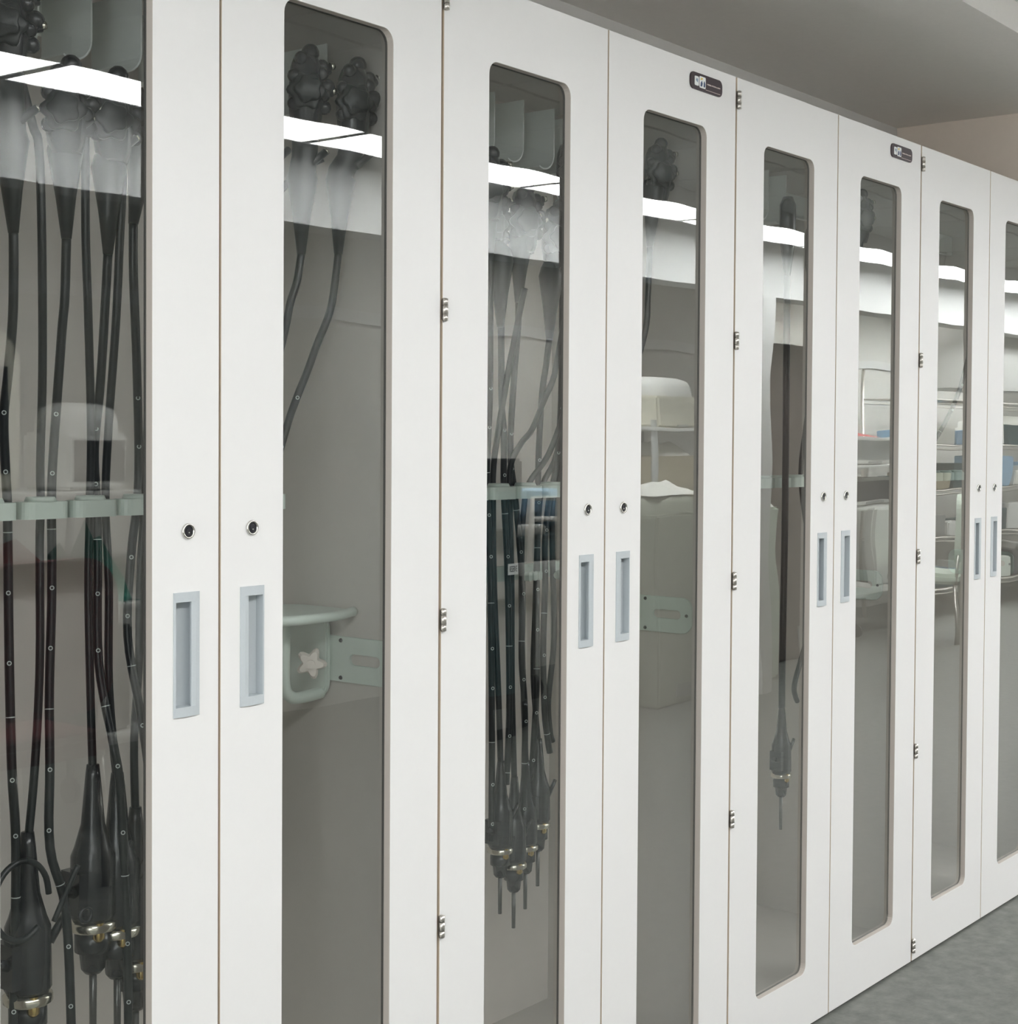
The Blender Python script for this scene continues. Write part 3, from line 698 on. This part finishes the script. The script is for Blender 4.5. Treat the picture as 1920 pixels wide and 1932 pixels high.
def heap(name, label, cat, cx_, cy_, z, rx, ry, h, m, seed=1):
    rr = random.Random(seed); b = MB(); nx, ny = 9, 7; vs = []
    for j in range(ny):
        for i in range(nx):
            u, v = i/(nx-1)*2-1, j/(ny-1)*2-1
            e = max(0, 1-max(abs(u), abs(v))**2.2)
            vs.append((cx_+u*rx*(1+rr.uniform(-.08,.08)), cy_+v*ry*(1+rr.uniform(-.08,.08)), z+h*e*(1+rr.uniform(-.45,.45))))
    base = len(vs); vs += [(x, y, z) for x, y, _ in vs]
    fs = [(j*nx+i, j*nx+i+1, (j+1)*nx+i+1, (j+1)*nx+i) for j in range(ny-1) for i in range(nx-1)]
    fs += [tuple(base+k for k in f[::-1]) for f in fs]
    b.add(vs, fs, True)
    return tag(b.build(name, m), label, cat)

# reflected in the leftmost door
cart('white cart carrying the cream monitor, reflected in the leftmost door', 1.10, 2.15, -3.25, -2.72, (.35, .80, 1.20), 1.22)
mon = tag(empty('monitor', (1.45, -3.05, 1.204)), 'large cream hooded monitor reflected in the leftmost glass door', 'monitor')
q = MB(); q.prism([(-.30,0),(.26,0),(.27,.46),(.20,.555),(-.30,.555)], -.14, .14, 'y'); q.build('case', BEIGE, mon, .012)
MB().box(-.26, .21, .141, .147, .06, .42).build('screen', SCREEN, mon)
device('processor_unit', 'cream domed processor unit beside the hooded monitor', 'device', 1.79, 2.05, -3.02, -2.78, 1.204, 1.40, WHITEP, SCREEN, True)
device('recorder', 'black recorder on the lowest shelf of the monitor cart', 'recorder', 1.20, 2.05, -3.20, -2.76, .354, .72, SCREEN)
heap('red_cloth', 'crumpled red cloth on the middle shelf of the monitor cart', 'cloth', 1.52, -2.97, .802, .32, .18, .22, REDC, 2)
heap('green_cloth', 'crumpled green cloth beside the red cloth on the monitor cart', 'cloth', 1.98, -2.95, .802, .11, .16, .2, GREENC, 3)
def chair(label, x, y, m, rz=0.):
    c = tag(empty('visitor_chair', (x, y, 0)), label, 'chair'); c.rotation_euler = (0, 0, rz)
    MB().box(-.24, .24, -.24, .24, .42, .49).build('seat', m, c, .02)
    q = MB(); q.prism([(px, pz) for px, pz in rrect(-.24, .24, .56, 1.02, .12, 6)], -.25, -.20, 'y'); q.build('backrest', m, c)
    for sx in (-1, 1):
        for sy in (-1, 1):
            MB().cyl((sx*.21, sy*.21, .42), (sx*.23, sy*.23, 0), .013, seg=10).build('leg', STEEL, c)
        MB().cyl((sx*.21, -.22, .42), (sx*.21, -.225, .62), .013, seg=10).build('back_post', STEEL, c)
    return c
chair('dark red vinyl chair in front of the monitor cart', 1.28, -2.42, DKRED, math.pi)
# reflected in the crowded door: stretcher with trays and a round blue basin
st = tag(empty('stretcher', (4.80, -3.10, 0)), 'dark teal padded stretcher with white rails, reflected in the crowded door', 'stretcher')
MB().box(-.42, .42, -.30, .30, .80, .92).build('mattress', TEAL, st, .02)
MB().box(-.45, .45, -.33, .33, .74, .80).build('bed_frame', WHITEP, st, .006)
for z in (1.0, 1.10): MB().tube([(-.40, .33, z), (.40, .33, z)], .012, 10).build('side_rail', WHITEP, st)
for x in (-.4, -.13, .13, .4): MB().cyl((x, .33, .78), (x, .33, 1.11), .010, seg=8).build('rail_post', WHITEP, st)
for sx in (-1, 1):
    for sy in (-1, 1):
        MB().cyl((sx*.36, sy*.24, .09), (sx*.36, sy*.24, .75), .025, seg=10).build('leg', GREYP, st)
        MB().cyl((sx*.36-.02, sy*.24, .07), (sx*.36+.02, sy*.24, .07), .07, seg=16).build('caster', SCREEN, st)
tr_ = tag(MB().box(4.40, 4.62, -3.30, -2.85, .921, .965).build('instrument_tray', WHITEP, None, .008), 'flat white tray lying on the teal stretcher', 'tray')
q = MB(); n = 28; prof = [(.05,.0),(.15,.012),(.24,.09),(.27,.20),(.285,.205),(.26,.10),(.16,.03),(.0,.02)]
vs = [(r*math.cos(2*math.pi*k/n), r*math.sin(2*math.pi*k/n), z) for r, z in prof for k in range(n)]
q.add(vs, [(i*n+k, i*n+(k+1)%n, (i+1)*n+(k+1)%n, (i+1)*n+k) for i in range(len(prof)-1) for k in range(n)], True)
o = tag(q.build('wash_basin', BLUEP), 'round pale blue basin on the teal stretcher', 'basin'); o.location = (4.93, -3.08, .922)
device('equipment_tower', 'tall black equipment tower left of the teal stretcher', 'device', 3.98, 4.30, -3.1, -2.75, 0, 1.30, SCREEN, TEAL)
# reflected in the fourth door
cart('cart with a beige printer on top, reflected in the right door of the second cabinet', 5.80, 6.42, -3.45, -2.96, (.40, .95, 1.46), 1.50)
device('printer', 'beige box printer with a domed lid on the cart', 'printer', 5.93, 6.33, -3.40, -3.02, 1.462, 1.64, BEIGE, None, True)
device('paper_bin', 'olive beige carton on the middle cart shelf under the printer', 'carton', 5.88, 6.36, -3.40, -3.02, .952, 1.30, CARD)
heap('paper_pile', 'loose white papers heaped on the beige carton', 'paper', 6.15, -3.2, 1.302, .17, .14, .07, PAPER, 5)
device('waste_container', 'olive grey rounded container standing in front of the printer cart', 'container', 5.30, 5.78, -2.95, -2.62, .0, 1.00, mat('container_olive', (.40,.42,.34), .5), None, True)
heap('plastic_bag', 'crumpled white plastic bag on the rounded container', 'bag', 5.54, -2.78, 1.095, .2, .13, .06, PAPER, 7)
# reflected in the third cabinet
device('linen_bin', 'tall mint bin with folded papers beside the white pier', 'bin', 6.44, 6.74, -2.95, -2.70, .0, 1.00, MINTW)
heap('paper_pile', 'folded papers on the tall mint bin', 'paper', 6.59, -2.83, 1.002, .13, .11, .06, PAPER, 8)
device('wardrobe', 'tall dark brown wardrobe to the right of the white pier', 'wardrobe', 7.10, 8.15, -3.45, -2.97, .0, 1.98, mat('wardrobe_brown', (.10,.075,.065), .5))
cart('grey equipment cart reflected in the right door of the third cabinet', 8.7, 9.7, -3.75, -3.15, (.30, .92, 1.22), 1.235)
device('printer', 'white printer on the top shelf of the grey equipment cart', 'printer', 8.85, 9.5, -3.70, -3.25, 1.225, 1.42, WHITEP, GREYP)
device('recorder', 'white recorder on the middle shelf of the grey equipment cart', 'recorder', 8.85, 9.55, -3.70, -3.25, .925, 1.12, WHITEP, SCREEN)
heap('red_cable_heap', 'tangle of red cables on top of the white printer', 'cables', 9.15, -3.45, 1.425, .25, .12, .03, REDC, 9)
b = MB(); b.prism([(-.22,.0),(.10,.0),(.14,.22),(.30,.33),(.16,.48),(-.05,.55),(-.22,.55)], -.03, .03, 'y')
o = tag(b.build('white_apron', WHITEP, None, .012), 'white cloth apron hanging from the grey cart shelf', 'apron'); o.location = (9.1, -3.12, .36)
chair('pale mint plastic chair in front of the grey cart', 8.9, -2.72, MINTW, math.pi*.9)
# reflected in the last cabinet: wire shelving with supplies and white wall cupboard
tag(MB().box(9.25, 10.6, -3.0, -2.625, 1.77, 2.30).build('wall_cupboard', WHITEP, None, .004), 'white cupboard under the alcove header', 'cupboard')
def shelving(label, x0, x1, y0, y1):
    c = tag(empty('wire_shelving', ((x0+x1)/2, (y0+y1)/2, 0)), label, 'shelving', 'wire shelving across the aisle')
    a, b = (x1-x0)/2, (y1-y0)/2
    for sx in (-1, 1):
        for sy in (-1, 1): MB().cyl((sx*a, sy*b, 0), (sx*a, sy*b, 1.95), .013, seg=10).build('post', STEEL, c)
    for z in (.22, .62, 1.0, 1.36, 1.72):
        s_ = MB()
        for sy in (-1, 1):
            s_.tube([(-a, sy*b, z), (a, sy*b, z)], .006, 8); s_.tube([(-a, sy*b, z-.03), (a, sy*b, z-.03)], .006, 8)
        for sx in (-1, 1): s_.tube([(sx*a, -b, z), (sx*a, b, z)], .006, 8)
        k = -a+.04
        while k < a: s_.tube([(k, -b, z), (k, b, z)], .0025, 4); k += .04
        s_.build('shelf', STEEL, c)
rr = random.Random(11)
SHX = [(10.0, 11.2), (11.35, 12.55), (12.7, 13.9)]
names = ['first', 'second', 'third']
lev = {.22: 'bottom', .62: 'second lowest', 1.0: 'middle', 1.36: 'second highest', 1.72: 'top'}
for si, (x0, x1) in enumerate(SHX):
    shelving('chrome wire shelving unit, %s from the wall cupboard' % names[si], x0, x1, -3.70, -3.22)
    for z in (.22, .62, 1.0, 1.36):
        x = x0+.05; k = 0
        while x < x1-.2:
            wv = rr.uniform(.18, .36); hv = rr.uniform(.10, .27)
            if x+wv > x1-.03: break
            mm = rr.choice((WHITEP, PAPER, GREYP, CARD, BLUEP, SCREEN, WHITEP, TEAL))
            o = MB().box(-wv/2, wv/2, -.2, .2, 0, hv).build('supply_box', mm, None, .006)
            o.location = (x+wv/2, -3.46, z+.007)
            tag(o, 'supply box %s on the %s shelf of the %s wire unit' % (['leftmost','second','third','fourth','fifth','sixth'][k], lev[z], names[si]), 'box', 'supply boxes on the wire shelving')
            x += wv+rr.uniform(.01, .06); k += 1
